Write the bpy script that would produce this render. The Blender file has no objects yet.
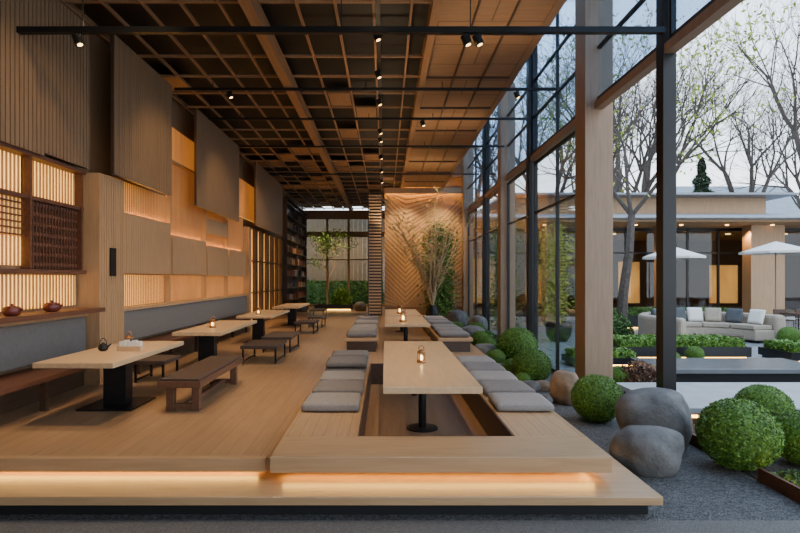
import bpy, bmesh, math, random
from mathutils import Vector, Matrix, noise
R = random.Random(7)
sc = bpy.context.scene
COL = sc.collection

# ------------------------------------------------------------------ materials
def base_mat(name):
    m = bpy.data.materials.new(name); m.use_nodes = True
    nt = m.node_tree; b = nt.nodes['Principled BSDF']
    return m, nt, b
def ramp(nt, stops):
    r = nt.nodes.new('ShaderNodeValToRGB')
    e = r.color_ramp.elements
    e[0].position = stops[0][0]; e[0].color = (*stops[0][1], 1)
    e[1].position = stops[-1][0]; e[1].color = (*stops[-1][1], 1)
    for p, c in stops[1:-1]:
        n = e.new(p); n.color = (*c, 1)
    return r
def coords(nt, scale=(1,1,1), rot=(0,0,0)):
    tc = nt.nodes.new('ShaderNodeTexCoord'); mp = nt.nodes.new('ShaderNodeMapping')
    mp.inputs['Scale'].default_value = scale; mp.inputs['Rotation'].default_value = rot
    nt.links.new(tc.outputs['Object'], mp.inputs['Vector']); return mp
def wood(name, c1, c2, grain='y', rough=0.4, planks=None, bump=0.05, pc=.88):
    m, nt, b = base_mat(name); L = nt.links.new
    s = {'x': (1.2, 14, 14), 'y': (14, 1.2, 14), 'z': (14, 14, 1.2)}[grain]
    mp = coords(nt, s)
    n = nt.nodes.new('ShaderNodeTexNoise'); n.inputs['Scale'].default_value = 1.6
    n.inputs['Detail'].default_value = 6; n.inputs['Distortion'].default_value = 0.6
    L(mp.outputs[0], n.inputs['Vector'])
    r = ramp(nt, [(0.25, c1), (0.78, c2)]); L(n.outputs['Fac'], r.inputs['Fac'])
    out = r.outputs['Color']; hgt = n.outputs['Fac']
    if planks:
        rot = (0, 0, math.pi/2) if grain == 'y' else (0,0,0)
        if grain == 'z': rot = (0, math.pi/2, 0)
        mp2 = coords(nt, (1,1,1), rot)
        br = nt.nodes.new('ShaderNodeTexBrick')
        br.inputs['Scale'].default_value = 1; br.inputs['Brick Width'].default_value = planks[0]
        br.inputs['Row Height'].default_value = planks[1]; br.inputs['Mortar Size'].default_value = planks[2]
        br.inputs['Mortar Smooth'].default_value = 0.2
        br.inputs['Color1'].default_value = (1,1,1,1); br.inputs['Color2'].default_value = (pc,pc*.99,pc*.98,1)
        br.inputs['Mortar'].default_value = (.42,.37,.33,1)
        L(mp2.outputs[0], br.inputs['Vector'])
        mx = nt.nodes.new('ShaderNodeMix'); mx.data_type='RGBA'; mx.blend_type='MULTIPLY'; mx.inputs[0].default_value=1
        L(out, mx.inputs[6]); L(br.outputs['Color'], mx.inputs[7]); out = mx.outputs[2]
    L(out, b.inputs['Base Color'])
    b.inputs['Roughness'].default_value = rough
    if bump:
        bp = nt.nodes.new('ShaderNodeBump'); bp.inputs['Strength'].default_value = bump; bp.inputs['Distance'].default_value=0.01
        L(hgt, bp.inputs['Height']); L(bp.outputs[0], b.inputs['Normal'])
    return m
def plain(name, c, rough=0.5, metal=0.0, var=0.15, scale=8, bump=0.0, bscale=60, kind='noise'):
    m, nt, b = base_mat(name); L = nt.links.new
    mp = coords(nt)
    n = nt.nodes.new('ShaderNodeTexNoise'); n.inputs['Scale'].default_value = scale; n.inputs['Detail'].default_value = 5
    L(mp.outputs[0], n.inputs['Vector'])
    r = ramp(nt, [(0.3, tuple(x*(1-var) for x in c)), (0.7, tuple(min(1, x*(1+var)) for x in c))])
    L(n.outputs['Fac'], r.inputs['Fac']); L(r.outputs['Color'], b.inputs['Base Color'])
    b.inputs['Roughness'].default_value = rough; b.inputs['Metallic'].default_value = metal
    if bump:
        t = nt.nodes.new('ShaderNodeTexNoise' if kind=='noise' else 'ShaderNodeTexVoronoi')
        t.inputs['Scale'].default_value = bscale; L(mp.outputs[0], t.inputs['Vector'])
        bp = nt.nodes.new('ShaderNodeBump'); bp.inputs['Strength'].default_value = bump; bp.inputs['Distance'].default_value=0.02
        L(t.outputs[0], bp.inputs['Height']); L(bp.outputs[0], b.inputs['Normal'])
    return m
def emis(name, c, s, var=0.0):
    m, nt, b = base_mat(name); L = nt.links.new
    b.inputs['Base Color'].default_value = (*c, 1); b.inputs['Emission Color'].default_value = (*c, 1)
    b.inputs['Emission Strength'].default_value = s
    if var:
        mp = coords(nt, (1,1,.4)); n = nt.nodes.new('ShaderNodeTexNoise'); n.inputs['Scale'].default_value = 1.5
        L(mp.outputs[0], n.inputs['Vector'])
        r = ramp(nt, [(0.3, (c[0]*(1-var),c[1]*(1-var*1.25),c[2]*(1-var))), (0.7, c)]); L(n.outputs['Fac'], r.inputs['Fac'])
        L(r.outputs['Color'], b.inputs['Emission Color'])
    return m
def glass(name, tint=(.95,.98,1), refl=0.06, fk=.45):
    m = bpy.data.materials.new(name); m.use_nodes = True; nt = m.node_tree; nt.nodes.clear()
    o = nt.nodes.new('ShaderNodeOutputMaterial'); t = nt.nodes.new('ShaderNodeBsdfTransparent'); g = nt.nodes.new('ShaderNodeBsdfGlossy')
    t.inputs[0].default_value = (*tint,1); g.inputs['Roughness'].default_value = 0.02
    mx = nt.nodes.new('ShaderNodeMixShader'); fr = nt.nodes.new('ShaderNodeLayerWeight'); fr.inputs['Blend'].default_value = 0.15
    mt = nt.nodes.new('ShaderNodeMath'); mt.operation='MULTIPLY_ADD'; mt.inputs[1].default_value=fk; mt.inputs[2].default_value=refl*.5
    nt.links.new(fr.outputs['Fresnel'], mt.inputs[0]); nt.links.new(mt.outputs[0], mx.inputs[0])
    nt.links.new(t.outputs[0], mx.inputs[1]); nt.links.new(g.outputs[0], mx.inputs[2]); nt.links.new(mx.outputs[0], o.inputs[0])
    return m
def leafmat(name, c1, c2):
    m, nt, b = base_mat(name); L = nt.links.new
    mp = coords(nt); n = nt.nodes.new('ShaderNodeTexNoise'); n.inputs['Scale'].default_value = 9; n.inputs['Detail'].default_value=8
    L(mp.outputs[0], n.inputs['Vector']); r = ramp(nt, [(0.32,c1),(0.68,c2)])
    L(n.outputs['Fac'], r.inputs['Fac']); L(r.outputs['Color'], b.inputs['Base Color'])
    b.inputs['Roughness'].default_value = .6; return m

W_FLOOR = wood('oak_floor', (.30,.178,.09), (.40,.245,.13), 'y', .28, (2.4,.16,.003))
W_STEP = wood('oak_step', (.37,.225,.11), (.49,.31,.165), 'x', .3, None)
W_DAIS = wood('oak_dais', (.38,.235,.12), (.51,.33,.18), 'y', .3, (3,.12,.003))
W_TABLE = wood('pale_oak', (.49,.32,.17), (.63,.43,.245), 'y', .28)
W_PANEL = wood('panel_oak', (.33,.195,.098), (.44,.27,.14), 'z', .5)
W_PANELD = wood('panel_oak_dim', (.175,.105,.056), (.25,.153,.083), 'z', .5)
W_BEAM = wood('beam_wood', (.20,.108,.054), (.29,.162,.083), 'y', .5)
W_CEIL = wood('ceiling_wood', (.21,.122,.064), (.30,.18,.098), 'x', .5, (1.6,.8,.014))
W_DARK = wood('walnut', (.04,.02,.011), (.08,.04,.022), 'y', .4)
W_RED = wood('red_lattice_wood', (.075,.026,.012), (.135,.05,.023), 'y', .5)
W_COL = wood('column_wood', (.22,.138,.082), (.30,.192,.118), 'z', .45)
BLACK = plain('black_metal', (.009,.009,.010), .4, .3)
BLACKM = plain('matte_black', (.005,.005,.006), .8)
VOID = plain('ceiling_void', (.002,.002,.0025), .6)
GREYW = plain('grey_upholstery', (.14,.124,.11), .85, 0, .08, 20, .1, 200)
CUSH = plain('grey_linen', (.235,.213,.198), .95, 0, .12, 30, .35, 260)
CUSH2 = plain('dark_grey_linen', (.155,.139,.13), .95, 0, .12, 30, .35, 260)
STONE = plain('boulder_stone', (.10,.094,.089), .75, 0, .45, 5, .35, 30)
STONEB = plain('brown_boulder_stone', (.21,.14,.085), .8, 0, .4, 5, .3, 25)
SOIL = plain('soil', (.03,.022,.016), .95, 0, .5, 20, .8, 40)
PAVE = plain('paving', (.17,.18,.19), .3, 0, .12, 3)
DSLAB = plain('dark_slab', (.11,.115,.12), .25, 0, .12, 3)
SLAB = plain('stone_slab', (.37,.38,.39), .35, 0, .12, 4, .1, 60)
ROOFM = plain('roof_metal', (.21,.23,.255), .4, .1, .1, 2)
BEIGE = plain('beige_fabric', (.31,.255,.195), .9, 0, .08, 10, .2, 150)
WHITEF = plain('white_canvas', (.62,.60,.56), .8, 0, .04)
DGREYF = plain('dark_pillow_fabric', (.06,.065,.07), .9)
BARK = plain('bark', (.06,.047,.038), .9, 0, .4, 14, .5, 40)
BARKL = plain('pale_bark', (.38,.27,.15), .9, 0, .3, 14)
CORTEN = plain('corten_steel', (.10,.04,.018), .7, .3, .4, 6)
BRASS = plain('aged_brass', (.35,.17,.07), .35, .8)
PAPER = plain('paper', (.75,.72,.66), .7)
CLAYR = plain('red_clay', (.12,.022,.014), .4)
LEAF = leafmat('boxwood_leaf', (.026,.078,.006), (.16,.31,.028))
LEAFD = leafmat('deep_leaf', (.022,.06,.01), (.09,.18,.026))
LEAFM = leafmat('mid_leaf', (.035,.09,.012), (.15,.27,.035))
LEAFK = leafmat('dark_needle', (.008,.02,.008), (.03,.06,.02))
LEAFY = leafmat('yellow_green_leaf', (.15,.21,.02), (.38,.44,.05))
GOLD=(1,.52,.085)
LED = emis('led_warm', (1,.56,.10), 20)
LEDS = emis('led_soft', (1,.55,.11), 12)
LEDW = emis('led_wall', GOLD, 42)
GLOW = emis('lightbox_dim', (1,.48,.085), 1.25, .4)
GLOWB = emis('shoji_lightbox', (1,.52,.09), 3.1, .35)
GLOWF = emis('far_lightbox', (1,.50,.09), 1.7, .6)
GLOWD = emis('pavilion_glow', (1,.52,.12), 1.8, .6)
CAND = emis('candle_glow', (1,.6,.2), 9)
GLASS = glass('clear_glass', (.94,.97,.98))
GLASSB = glass('blue_glass', (.72,.84,.97), .2)
GLASSD = glass('dark_glass', (.50,.55,.58), .08, .15)

def gravel(name, c1, c2, sc_=55):
    m, nt, b = base_mat(name); L = nt.links.new
    mp = coords(nt); v = nt.nodes.new('ShaderNodeTexVoronoi'); v.inputs['Scale'].default_value = sc_
    L(mp.outputs[0], v.inputs['Vector'])
    r = ramp(nt, [(0.0,c1),(1.0,c2)]); sp = nt.nodes.new('ShaderNodeSeparateColor'); L(v.outputs['Color'], sp.inputs[0])
    L(sp.outputs[0], r.inputs['Fac']); L(r.outputs['Color'], b.inputs['Base Color'])
    bp = nt.nodes.new('ShaderNodeBump'); bp.invert=True; bp.inputs['Strength'].default_value=1; bp.inputs['Distance'].default_value=.015
    L(v.outputs['Distance'], bp.inputs['Height']); L(bp.outputs[0], b.inputs['Normal']); b.inputs['Roughness'].default_value=.75
    return m
GRAVEL = gravel('dark_gravel', (.022,.021,.021), (.135,.13,.128), 58)
MAT = gravel('entrance_mat', (.135,.118,.104), (.235,.215,.193), 130)
def paving(name):
    m, nt, b = base_mat(name); L = nt.links.new; mp = coords(nt)
    br = nt.nodes.new('ShaderNodeTexBrick'); br.inputs['Scale'].default_value=1; br.inputs['Brick Width'].default_value=1.8
    br.inputs['Row Height'].default_value=.9; br.inputs['Mortar Size'].default_value=.012
    br.inputs['Color1'].default_value=(.21,.225,.24,1); br.inputs['Color2'].default_value=(.27,.285,.30,1); br.inputs['Mortar'].default_value=(.06,.06,.06,1)
    L(mp.outputs[0], br.inputs['Vector']); L(br.outputs['Color'], b.inputs['Base Color']); b.inputs['Roughness'].default_value=.25
    return m
PAVING = paving('outdoor_paving')

# ------------------------------------------------------------------ builders
class P:
    def __init__(s): s.bm = bmesh.new()
    def box(s, x0,x1,y0,y1,z0,z1):
        bm=s.bm; v=[bm.verts.new(c) for c in ((x0,y0,z0),(x1,y0,z0),(x1,y1,z0),(x0,y1,z0),(x0,y0,z1),(x1,y0,z1),(x1,y1,z1),(x0,y1,z1))]
        for f in ((3,2,1,0),(4,5,6,7),(0,1,5,4),(1,2,6,5),(2,3,7,6),(3,0,4,7)): bm.faces.new([v[i] for i in f])
        return s
    def hexa(s, pts):
        bm=s.bm; v=[bm.verts.new(c) for c in pts]
        for f in ((3,2,1,0),(4,5,6,7),(0,1,5,4),(1,2,6,5),(2,3,7,6),(3,0,4,7)): bm.faces.new([v[i] for i in f])
        return s
    def tube(s, p0, p1, r0, r1=None, n=8, cap=True):
        if r1 is None: r1=r0
        p0=Vector(p0); p1=Vector(p1); d=p1-p0
        if d.length<1e-6: return s
        d.normalize(); a=d.orthogonal().normalized(); b=d.cross(a); bm=s.bm
        A=[bm.verts.new(p0+(a*math.cos(t)+b*math.sin(t))*r0) for t in [2*math.pi*i/n for i in range(n)]]
        B=[bm.verts.new(p1+(a*math.cos(t)+b*math.sin(t))*r1) for t in [2*math.pi*i/n for i in range(n)]]
        for i in range(n): bm.faces.new((A[i],A[(i+1)%n],B[(i+1)%n],B[i]))
        if cap: bm.faces.new(A[::-1]); bm.faces.new(B)
        return s
    def lathe(s, prof, c=(0,0,0), n=20):
        bm=s.bm; rings=[]
        for r,z in prof:
            rings.append([bm.verts.new((c[0]+r*math.cos(2*math.pi*i/n), c[1]+r*math.sin(2*math.pi*i/n), c[2]+z)) for i in range(n)])
        for a,b in zip(rings,rings[1:]):
            for i in range(n): bm.faces.new((a[i],a[(i+1)%n],b[(i+1)%n],b[i]))
        bm.faces.new(rings[0][::-1]); bm.faces.new(rings[-1]); return s
    def leaf(s, p, size, rnd=R, asp=.5, nrm=None):
        bm=s.bm
        a=Vector((rnd.gauss(0,1),rnd.gauss(0,1),rnd.gauss(0,1)))
        if nrm is not None: a=a*.6+nrm*.8
        if a.length<1e-3: a=Vector((0,0,1))
        a.normalize(); t=a.orthogonal().normalized(); t.rotate(Matrix.Rotation(rnd.random()*6.28,3,a)); b=a.cross(t)
        p=Vector(p); l=size*(.7+.6*rnd.random())
        bm.faces.new([bm.verts.new(p-t*l), bm.verts.new(p+b*l*asp), bm.verts.new(p+t*l), bm.verts.new(p-b*l*asp)])
    def obj(s, name, mat, parent=None, loc=(0,0,0), bevel=0, smooth=False, fix=True, rot=None):
        if fix: bmesh.ops.recalc_face_normals(s.bm, faces=s.bm.faces)
        me=bpy.data.meshes.new(name); s.bm.to_mesh(me); s.bm.free()
        me.materials.append(mat)
        if smooth:
            for p in me.polygons: p.use_smooth=True
        o=bpy.data.objects.new(name, me); COL.objects.link(o); o.location=loc
        if rot: o.rotation_euler=rot
        if parent: o.parent=parent
        if bevel:
            b=o.modifiers.new('bevel','BEVEL'); b.width=bevel; b.segments=2; b.limit_method='ANGLE'
        return o
def tag(o,label,cat,group=None):
    o['label']=label; o['category']=cat
    if group: o['group']=group
    return o
def thing(name,label,cat,loc=(0,0,0),group=None,rz=0):
    e=bpy.data.objects.new(name,None); e.empty_display_size=.1; COL.objects.link(e); e.location=loc; e.rotation_euler=(0,0,rz)
    return tag(e,label,cat,group)
def struct(o,label):
    o['kind']='structure'; o['label']=label; return o
def dup(src, loc, rz=None, scale=None, label=None):
    n=src.copy(); COL.objects.link(n); n.location=loc
    if rz is not None: n.rotation_euler=(0,0,rz)
    if scale is not None: n.scale=scale if hasattr(scale,'__len__') else (scale,)*3
    if label: n['label']=label
    def rec(a,b):
        for c in list(a.children):
            k=c.copy(); COL.objects.link(k); k.parent=b; rec(c,k)
    rec(src,n); return n

# ------------------------------------------------------------------ camera
CAMH=1.6; F=533.0
cd=bpy.data.cameras.new('camera'); cam=bpy.data.objects.new('camera',cd); COL.objects.link(cam)
cam.location=(0,0,CAMH); cam.rotation_euler=(math.pi/2,0,0); cd.sensor_width=36; cd.lens=24
cd.shift_x=15/800; cd.shift_y=11.5/800; cd.clip_end=300; sc.camera=cam

XL=-4.5; XG=3.5; ZC=5.45
# ------------------------------------------------------------------ structure
g=P().box(-6,45,-3,4.29,-.6,-.35).obj('floor',MAT); struct(g,'grey speckled entrance floor in front of the steps')
g=P().box(-6,3.58,4.29,23,-.6,-.35).obj('floor',GRAVEL); struct(g,'dark grey gravel bed beside the wooden platform')
g=P().box(3.58,60,4.29,90,-.6,-.36).obj('floor',PAVING); struct(g,'grey stone paved courtyard ground')
g=P().box(-30,3.58,30.2,90,-.6,-.36).obj('floor',PAVING); struct(g,'grey stone paving behind the restaurant')
p=P(); p.box(XL-.1,-1.0,4.76,30,-.11,0); p.box(-1.0,2.1,10.26,30,-.11,0)
fl=p.obj('floor',W_FLOOR); struct(fl,'raised oak plank dining floor')
fb=P().box(XL-.1,-1.06,4.72,4.80,-.115,.001).obj('trim_1',W_STEP); struct(fb,'oak nosing board along the raised floor front edge')
p=P(); p.box(XL-.1,-1.05,5.0,29.9,-.35,-.11); p.box(-1.0,2.0,10.35,29.9,-.35,-.11)
struct(p.obj('trim_2',W_DARK),'dark recessed plinth under the raised floor')
p=P(); p.box(XL-.09,2.25,4.31,5.0,-.24,-.17); p.box(1.5,2.25,5.0,10.2,-.24,-.17)
st=p.obj('lower_step',W_STEP,bevel=.006); tag(st,'wide oak lower step wrapping the raised dining platform','step')
p=P(); p.box(XL-.09,2.17,4.4,5.0,-.35,-.24); p.box(1.5,2.17,5.0,10.2,-.35,-.24)
p.obj('plinth',BLACKM,st)
P().box(XL-.09,-1.15,4.82,4.84,-.14,-.117).obj('led_strip',LED,st)
P().box(-.9,1.85,4.70,4.72,-.115,-.092).obj('led_strip',LED,st)
P().box(1.84,1.86,4.82,10.2,-.11,-.095).obj('led_strip',LEDS,st)

# dais with sunken pit
pit=(-.27,1.275,5.23,9.7)
p=P(); p.box(-1.0,1.97,4.62,pit[2],-.09,.05); 
da=p.obj('seating_platform',W_STEP,bevel=.006); tag(da,'low oak seating platform with a sunken foot well','platform')
p=P(); p.box(-1.0,pit[0],pit[2]+.004,pit[3],-.09,.05); p.box(pit[1],1.97,pit[2]+.004,pit[3],-.09,.05); p.box(-1.0,1.97,pit[3],10.25,-.09,.05)
p.obj('side_deck',W_DAIS,da,bevel=.004)
p=P(); p.box(-.95,pit[0],5.02,10.2,-.35,-.09); p.box(pit[1],1.48,5.02,10.2,-.35,-.09); p.box(-.95,1.48,5.02,pit[2],-.35,-.09); p.box(-.95,1.48,pit[3],10.2,-.35,-.09)
p.obj('base',W_DARK,da)
p=P(); p.box(pit[0],pit[0]+.02,pit[2],pit[3],-.33,.045); p.box(pit[1]-.02,pit[1],pit[2],pit[3],-.33,.045)
p.box(pit[0],pit[1],pit[3]-.02,pit[3],-.33,.045); p.box(pit[0],pit[1],pit[2],pit[2]+.02,-.33,.045)
p.obj('well_lining',W_DARK,da)
P().box(pit[0],pit[1],pit[2],pit[3],-.345,-.33).obj('well_floor',W_BEAM,da)

# walls
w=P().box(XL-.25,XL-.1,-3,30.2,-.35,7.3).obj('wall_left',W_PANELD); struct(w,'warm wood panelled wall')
p=P(); x=-1.0
while x<9: p.box(x,x+.1,-3.1,-3,-.35,4.6); x+=1.9
p.box(-4.75,-1.0,-3.1,-3,-.35,4.6); p.box(-4.75,9,-3.1,-3,4.6,7.3); p.box(-1,9,-3.1,-3,-.35,-.2)
w=p.obj('wall_front_baffle',W_PANELD); struct(w,'added wood wall behind the camera with openings for daylight')  # unseen wall added behind the camera, openings shaped to admit daylight
def slats(p,x,y0,y1,z0,z1,w=.035,gap=.02,t=.025):
    y=y0
    while y<y1-w*.5:
        p.box(x,x+t,y,min(y+w,y1),z0,z1); y+=w+gap
def wallpanel(y0,y1,z0,z1,x=XL,mat=W_PANEL,w=.045,gap=.018,lbl='vertical slatted oak wall panel',bm_=None):
    e=thing('wall_panel',lbl,'wall panel',(x,y0,z0),'slatted oak wall panels')
    P().box(-.02,.03,0,y1-y0,0,z1-z0).obj('backing',bm_ or mat,e)
    p=P(); slats(p,.03,0,y1-y0,0,z1-z0,w,gap,.014); p.obj('slats',mat,e)
    return e
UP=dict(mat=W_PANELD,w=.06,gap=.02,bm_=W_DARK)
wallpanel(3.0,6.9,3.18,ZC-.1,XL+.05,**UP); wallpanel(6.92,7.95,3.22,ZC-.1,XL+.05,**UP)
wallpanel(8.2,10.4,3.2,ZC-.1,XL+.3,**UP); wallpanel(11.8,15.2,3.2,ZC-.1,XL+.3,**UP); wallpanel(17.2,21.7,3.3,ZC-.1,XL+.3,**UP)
for y0,y1,z0,z1 in ((8.9,11.05,1.68,2.72),(11.15,13.25,1.68,2.5),(13.35,15.1,1.66,2.42),(15.2,17.0,1.66,2.42)):
    wallpanel(y0,y1,z0,z1,XL+.02,W_PANEL,.075,.012)
wallpanel(13.35,15.1,2.72,3.1,XL+.0,W_PANEL,.075,.012)
def pillar(y,w_,h,d=.3,lbl='fluted oak pillar between the wall bays'):
    e=thing('wall_pillar',lbl,'pillar',(XL-.1,y,0)); P().box(0,d,0,w_,0,h).obj('shaft',W_PANEL,e)
    p=P(); slats(p,d,0,w_,0,h,.05,.02,.02); p.obj('flutes',W_PANEL,e)
pillar(8.0,.75,3.18)
pillar(17.2,.25,3.25,.2); 
for y in (11.05,13.27,15.12): 
    e=thing('wall_pillar','slim oak divider between light boxes','pillar',(XL-.1,y,1.1)); P().box(0,.13,0,.07,0,.55).obj('shaft',W_PANEL,e)
for y,z0,h in ((8.78,2.74,.5),(11.1,2.74,.55),(13.3,2.55,1.6),(15.12,2.45,.8)):
    e=thing('wall_pillar','slim oak divider between light boxes','pillar',(XL-.1,y,z0)); P().box(0,.13,0,.08,0,h).obj('shaft',W_PANEL,e)
e=thing('wall_plaque','small black rectangular wall plaque','wall plaque',(XL+.225,8.28,1.85)); P().box(0,.02,0,.17,-.22,.22).obj('plate',BLACK,e)
def lightbox(y0,y1,z0,z1,mat=GLOW,x=XL-.1,rib=.07,lbl='warm backlit ribbed wall light box'):
    e=thing('wall_light_box',lbl,'wall light',(x,y0,z0),'backlit wall boxes')
    P().box(0,.01,0,y1-y0,0,z1-z0).obj('diffuser',mat,e)
    p=P(); y=0
    while y<y1-y0: p.box(.01,.03,y,y+.02,0,z1-z0); y+=rib
    p.obj('ribs',W_PANEL,e); return e
lightbox(8.85,17.15,1.1,1.66,GLOWB); lightbox(8.85,11.2,2.5,3.3); lightbox(11.2,13.3,2.4,4.05,GLOW); lightbox(10.5,13.3,4.1,4.85,GLOWB); lightbox(13.3,17.15,2.3,3.5,GLOW); lightbox(15.0,19.2,3.55,4.75,GLOWB); lightbox(21.9,23.2,3.5,4.6,GLOWB)
lightbox(4.9,7.9,1.2,1.64,GLOWB); lightbox(4.9,7.9,2.66,3.13,GLOWB); lightbox(4.9,6.72,1.76,2.12,GLOWB); lightbox(4.9,6.72,2.13,2.6,GLOW)
def strip(y0,y1,z,x=XL-.06):
    e=thing('wall_led_strip','thin warm LED strip tucked behind wall panels','strip light',(x,y0,z),'concealed LED strips')
    P().box(0,.015,0,y1-y0,0,.015).obj('diffuser',LEDW,e)
strip(8.9,11.05,2.70); strip(11.2,13.2,2.48); strip(13.4,16.9,2.40)
e=thing('wall_shelf','thin oak shelf ledge above the light boxes','shelf',(XL-.09,10.5,4.06)); P().box(0,.1,0,2.8,0,.04).obj('board',W_PANEL,e)
# shelf frame bay
e=thing('display_shelving','dark walnut shelving frame with lattice screen and lit niches','shelving',(XL-.09,4.9,1.1))
p=P()
p.box(0,.42,0,3.05,0,.06); p.box(0,.14,0,3.05,.56,.61); p.box(0,.14,0,3.05,2.04,2.09); p.box(0,.1,0,3.05,1.5,1.55)
for y in (0,1.82,2.96): p.box(0,.12,y,y+.04,.62,2.04)
p.obj('frame',W_RED,e)
p=P()
for i in range(16): p.box(.04,.06,1.9+i*.066,1.915+i*.066,.62,1.5)
for i in range(7): p.box(.03,.05,1.86,2.96,.66+i*.13,.70+i*.13)
for i in range(6): p.box(.03,.05,.04,1.82,1.03+i*.08,1.05+i*.08)
p.obj('lattice_screen',W_RED,e)
P().box(.0,.02,1.86,2.96,.62,1.5).obj('lattice_backing',W_DARK,e)
for y,s in ((5.5,.7),(6.2,.7),(6.95,.75)):
    e=thing('clay_pot','dark red lidded clay pot on the lit shelf','pot',(XL+.16,y,1.162),'clay pots on the shelf'); e.scale=(s,)*3
    P().lathe([(.08,0),(.12,.02),(.14,.06),(.14,.12),(.13,.13)]).obj('body',CLAYR,e,smooth=True)
    P().lathe([(.13,.13),(.09,.155),(.02,.165),(.02,.18),(.025,.19),(.01,.2)]).obj('lid',CLAYR,e,smooth=True)
    P().tube((.13,0,.1),(.19,0,.11),.016).obj('handle',CLAYR,e)
for y0,y1 in ((4.9,7.95),(8.85,17.15)):
    e=thing('wall_bench','long wooden wall bench with grey upholstered back','bench',(XL-.09,y0,0),'built-in wall benches'); L_=y1-y0
    P().box(0,.14,0,L_,.5,1.03).obj('backrest',GREYW,e,bevel=.02)
    P().box(0,.17,0,L_,1.035,1.09).obj('top_ledge',W_PANEL,e)
    P().box(0,.62,0,L_,.38,.44).obj('seat',W_RED,e,bevel=.008)
    P().box(0,.1,0,L_,.0,.38).obj('base',W_DARK,e)
    nn=max(1,round(L_/1.5))
    for k in range(nn+1): q=k*(L_-.06)/nn; P().box(.45,.52,q,q+.06,0,.38).obj('leg',W_DARK,e)
def shelfunit(y0,y1,h,lit,lbl,dep=.14,sp=1.9,zg=.62,bar=.05):
    e=thing('tall_shelf',lbl,'shelf',(XL-.09,y0,0)); L_=y1-y0; p=P()
    n=max(2,int(L_/sp))
    for i in range(n+1): p.box(0.01,dep,i*(L_-bar)/n,i*(L_-bar)/n+bar,0,h)
    k=0.0; z=[]
    while k<h-.2: z.append(k); p.box(0.01,dep,0,L_,k,k+.04); k+=zg
    p.box(0.01,dep,0,L_,h-.04,h); p.obj('frame',W_DARK,e); P().box(0,.01,0,L_,0,h).obj('back_panel',lit,e)
    return e,z,n
shelfunit(17.5,23.3,3.3,GLOWF,'tall walnut framed screen with warm backlit panels',.13,.9,1.08,.3)
e2,z2,n2=shelfunit(23.6,29.6,5.2,W_DARK,'tall dark walnut bookcase filled with books and ware',.25,2.5,.55)
bc=[plain('book_cover_%s'%k,c,.6) for k,c in (('red',(.25,.05,.03)),('cream',(.4,.33,.22)),('blue',(.05,.08,.14)),('tan',(.3,.18,.09)))]
for zz in z2[1:8]:
    y=23.75
    while y<29.3:
        if R.random()<.28: y+=.35; continue
        t=.05+.04*R.random(); h=.24+.1*R.random()
        b=P().box(0,.15,0,t,0,h).obj('book',R.choice(bc),None,(XL-.06,y,zz+.04)); tag(b,'upright hardback book on the dark bookcase','book','books on the bookcase'); y+=t+.13*R.random()+.14

# ------------------------------------------------------------------ ceiling
c=P().box(XL-.1,.72,-3,30.2,ZC+.2,ZC+.25).obj('ceiling',VOID); struct(c,'black ceiling void above a wooden lattice')
p=P(); x=XL
while x<.7: p.box(x,x+.035,-3,30,ZC-.02,ZC+.03); x+=.54
y=-2.7
while y<30: p.box(XL-.1,.72,y,y+.045,ZC-.01,ZC+.03); y+=.92
o=p.obj('trim_3',W_BEAM); struct(o,'wooden ceiling lattice bars')
p=P()
RR=random.Random(3)
yy=-2.65
while yy<29:
    xx=XL+.035
    while xx<.2:
        pr=.05 if xx<-2.1 else (.2 if yy>10 else .0)
        if yy>15: pr=.3
        if RR.random()<pr: p.box(xx+.02,xx+.475,yy+.02,yy+.85,ZC+.03,ZC+.05)
        xx+=.54
    yy+=.92
struct(p.obj('trim_4',W_BEAM),'wood infill boards in the ceiling lattice')
p=P(); p.box(-1.97,-1.8,-3,30,ZC-.14,ZC+.1); p.box(.66,.78,-3,30,ZC-.08,ZC+.25)
struct(p.obj('trim_5',W_BEAM),'long wooden ceiling beams')
c=P().box(.78,2.43,-3,23.2,ZC,ZC+.12).obj('ceiling',W_CEIL); struct(c,'wood panel ceiling')
p=P(); y=-2.7
while y<22.8: p.box(.78,2.38,y,y+.05,ZC-.035,ZC); y+=1.84
for x in (1.3,1.85): p.box(x,x+.03,-3,22.9,ZC-.03,ZC)
struct(p.obj('trim_7',W_DARK),'dark battens across the wood panel ceiling')
c=P().box(2.38,2.5,-3,22.98,ZC-.02,7.2).obj('wall_right',W_PANELD); struct(c,'wood fascia below the glass roof')
def rail(y,z,x0,x1,t=.035):
    e=thing('lighting_rail','black metal lighting rail spanning the room','lighting rail',(x0,y,z),'lighting rails')
    P().box(0,x1-x0,-t,t,-t,t).obj('bar',BLACK,e)
    for k in (.1,.5,.7):
        xx=(x1-x0)*k
        P().tube((xx,0,t),(xx,0,ZC-z-.02),.008,n=6).obj('hanger',BLACK,e)
    return e
rail(6.4,4.57,XL+.1,XG-.15); rail(10.4,5.28,XL+.4,XG-.15,.025); rail(12.4,5.3,XL+.4,XG-.15,.025); rail(15.0,5.3,XL+.4,XG-.15,.025); rail(19,5.3,XL+.4,XG-.15,.025)
e=thing('lighting_rail','long black track with downlights','lighting rail',(-.1,7,5.3),'lighting rails'); P().box(-.03,.03,0,15.5,0,.05).obj('bar',BLACK,e)
for k in range(6): P().tube((0,.5+k*2.8,.05),(0,.5+k*2.8,.12),.01).obj('hanger',BLACK,e)
def spot(loc,lbl='black cylinder spotlight on a ceiling rail'):
    e=thing('track_spotlight',lbl,'spotlight',loc,'track spotlights')
    P().lathe([(.02,-.04),(.02,0)],n=10).obj('mount',BLACK,e)
    P().tube((-.05,0,-.02),(.0,0,-.13),.05,.055,14).obj('lamp_body',BLACK,e)
    P().tube((.0,0,-.13),(.002,0,-.135),.03,.03,14).obj('lens',CAND,e)
    return e
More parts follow.
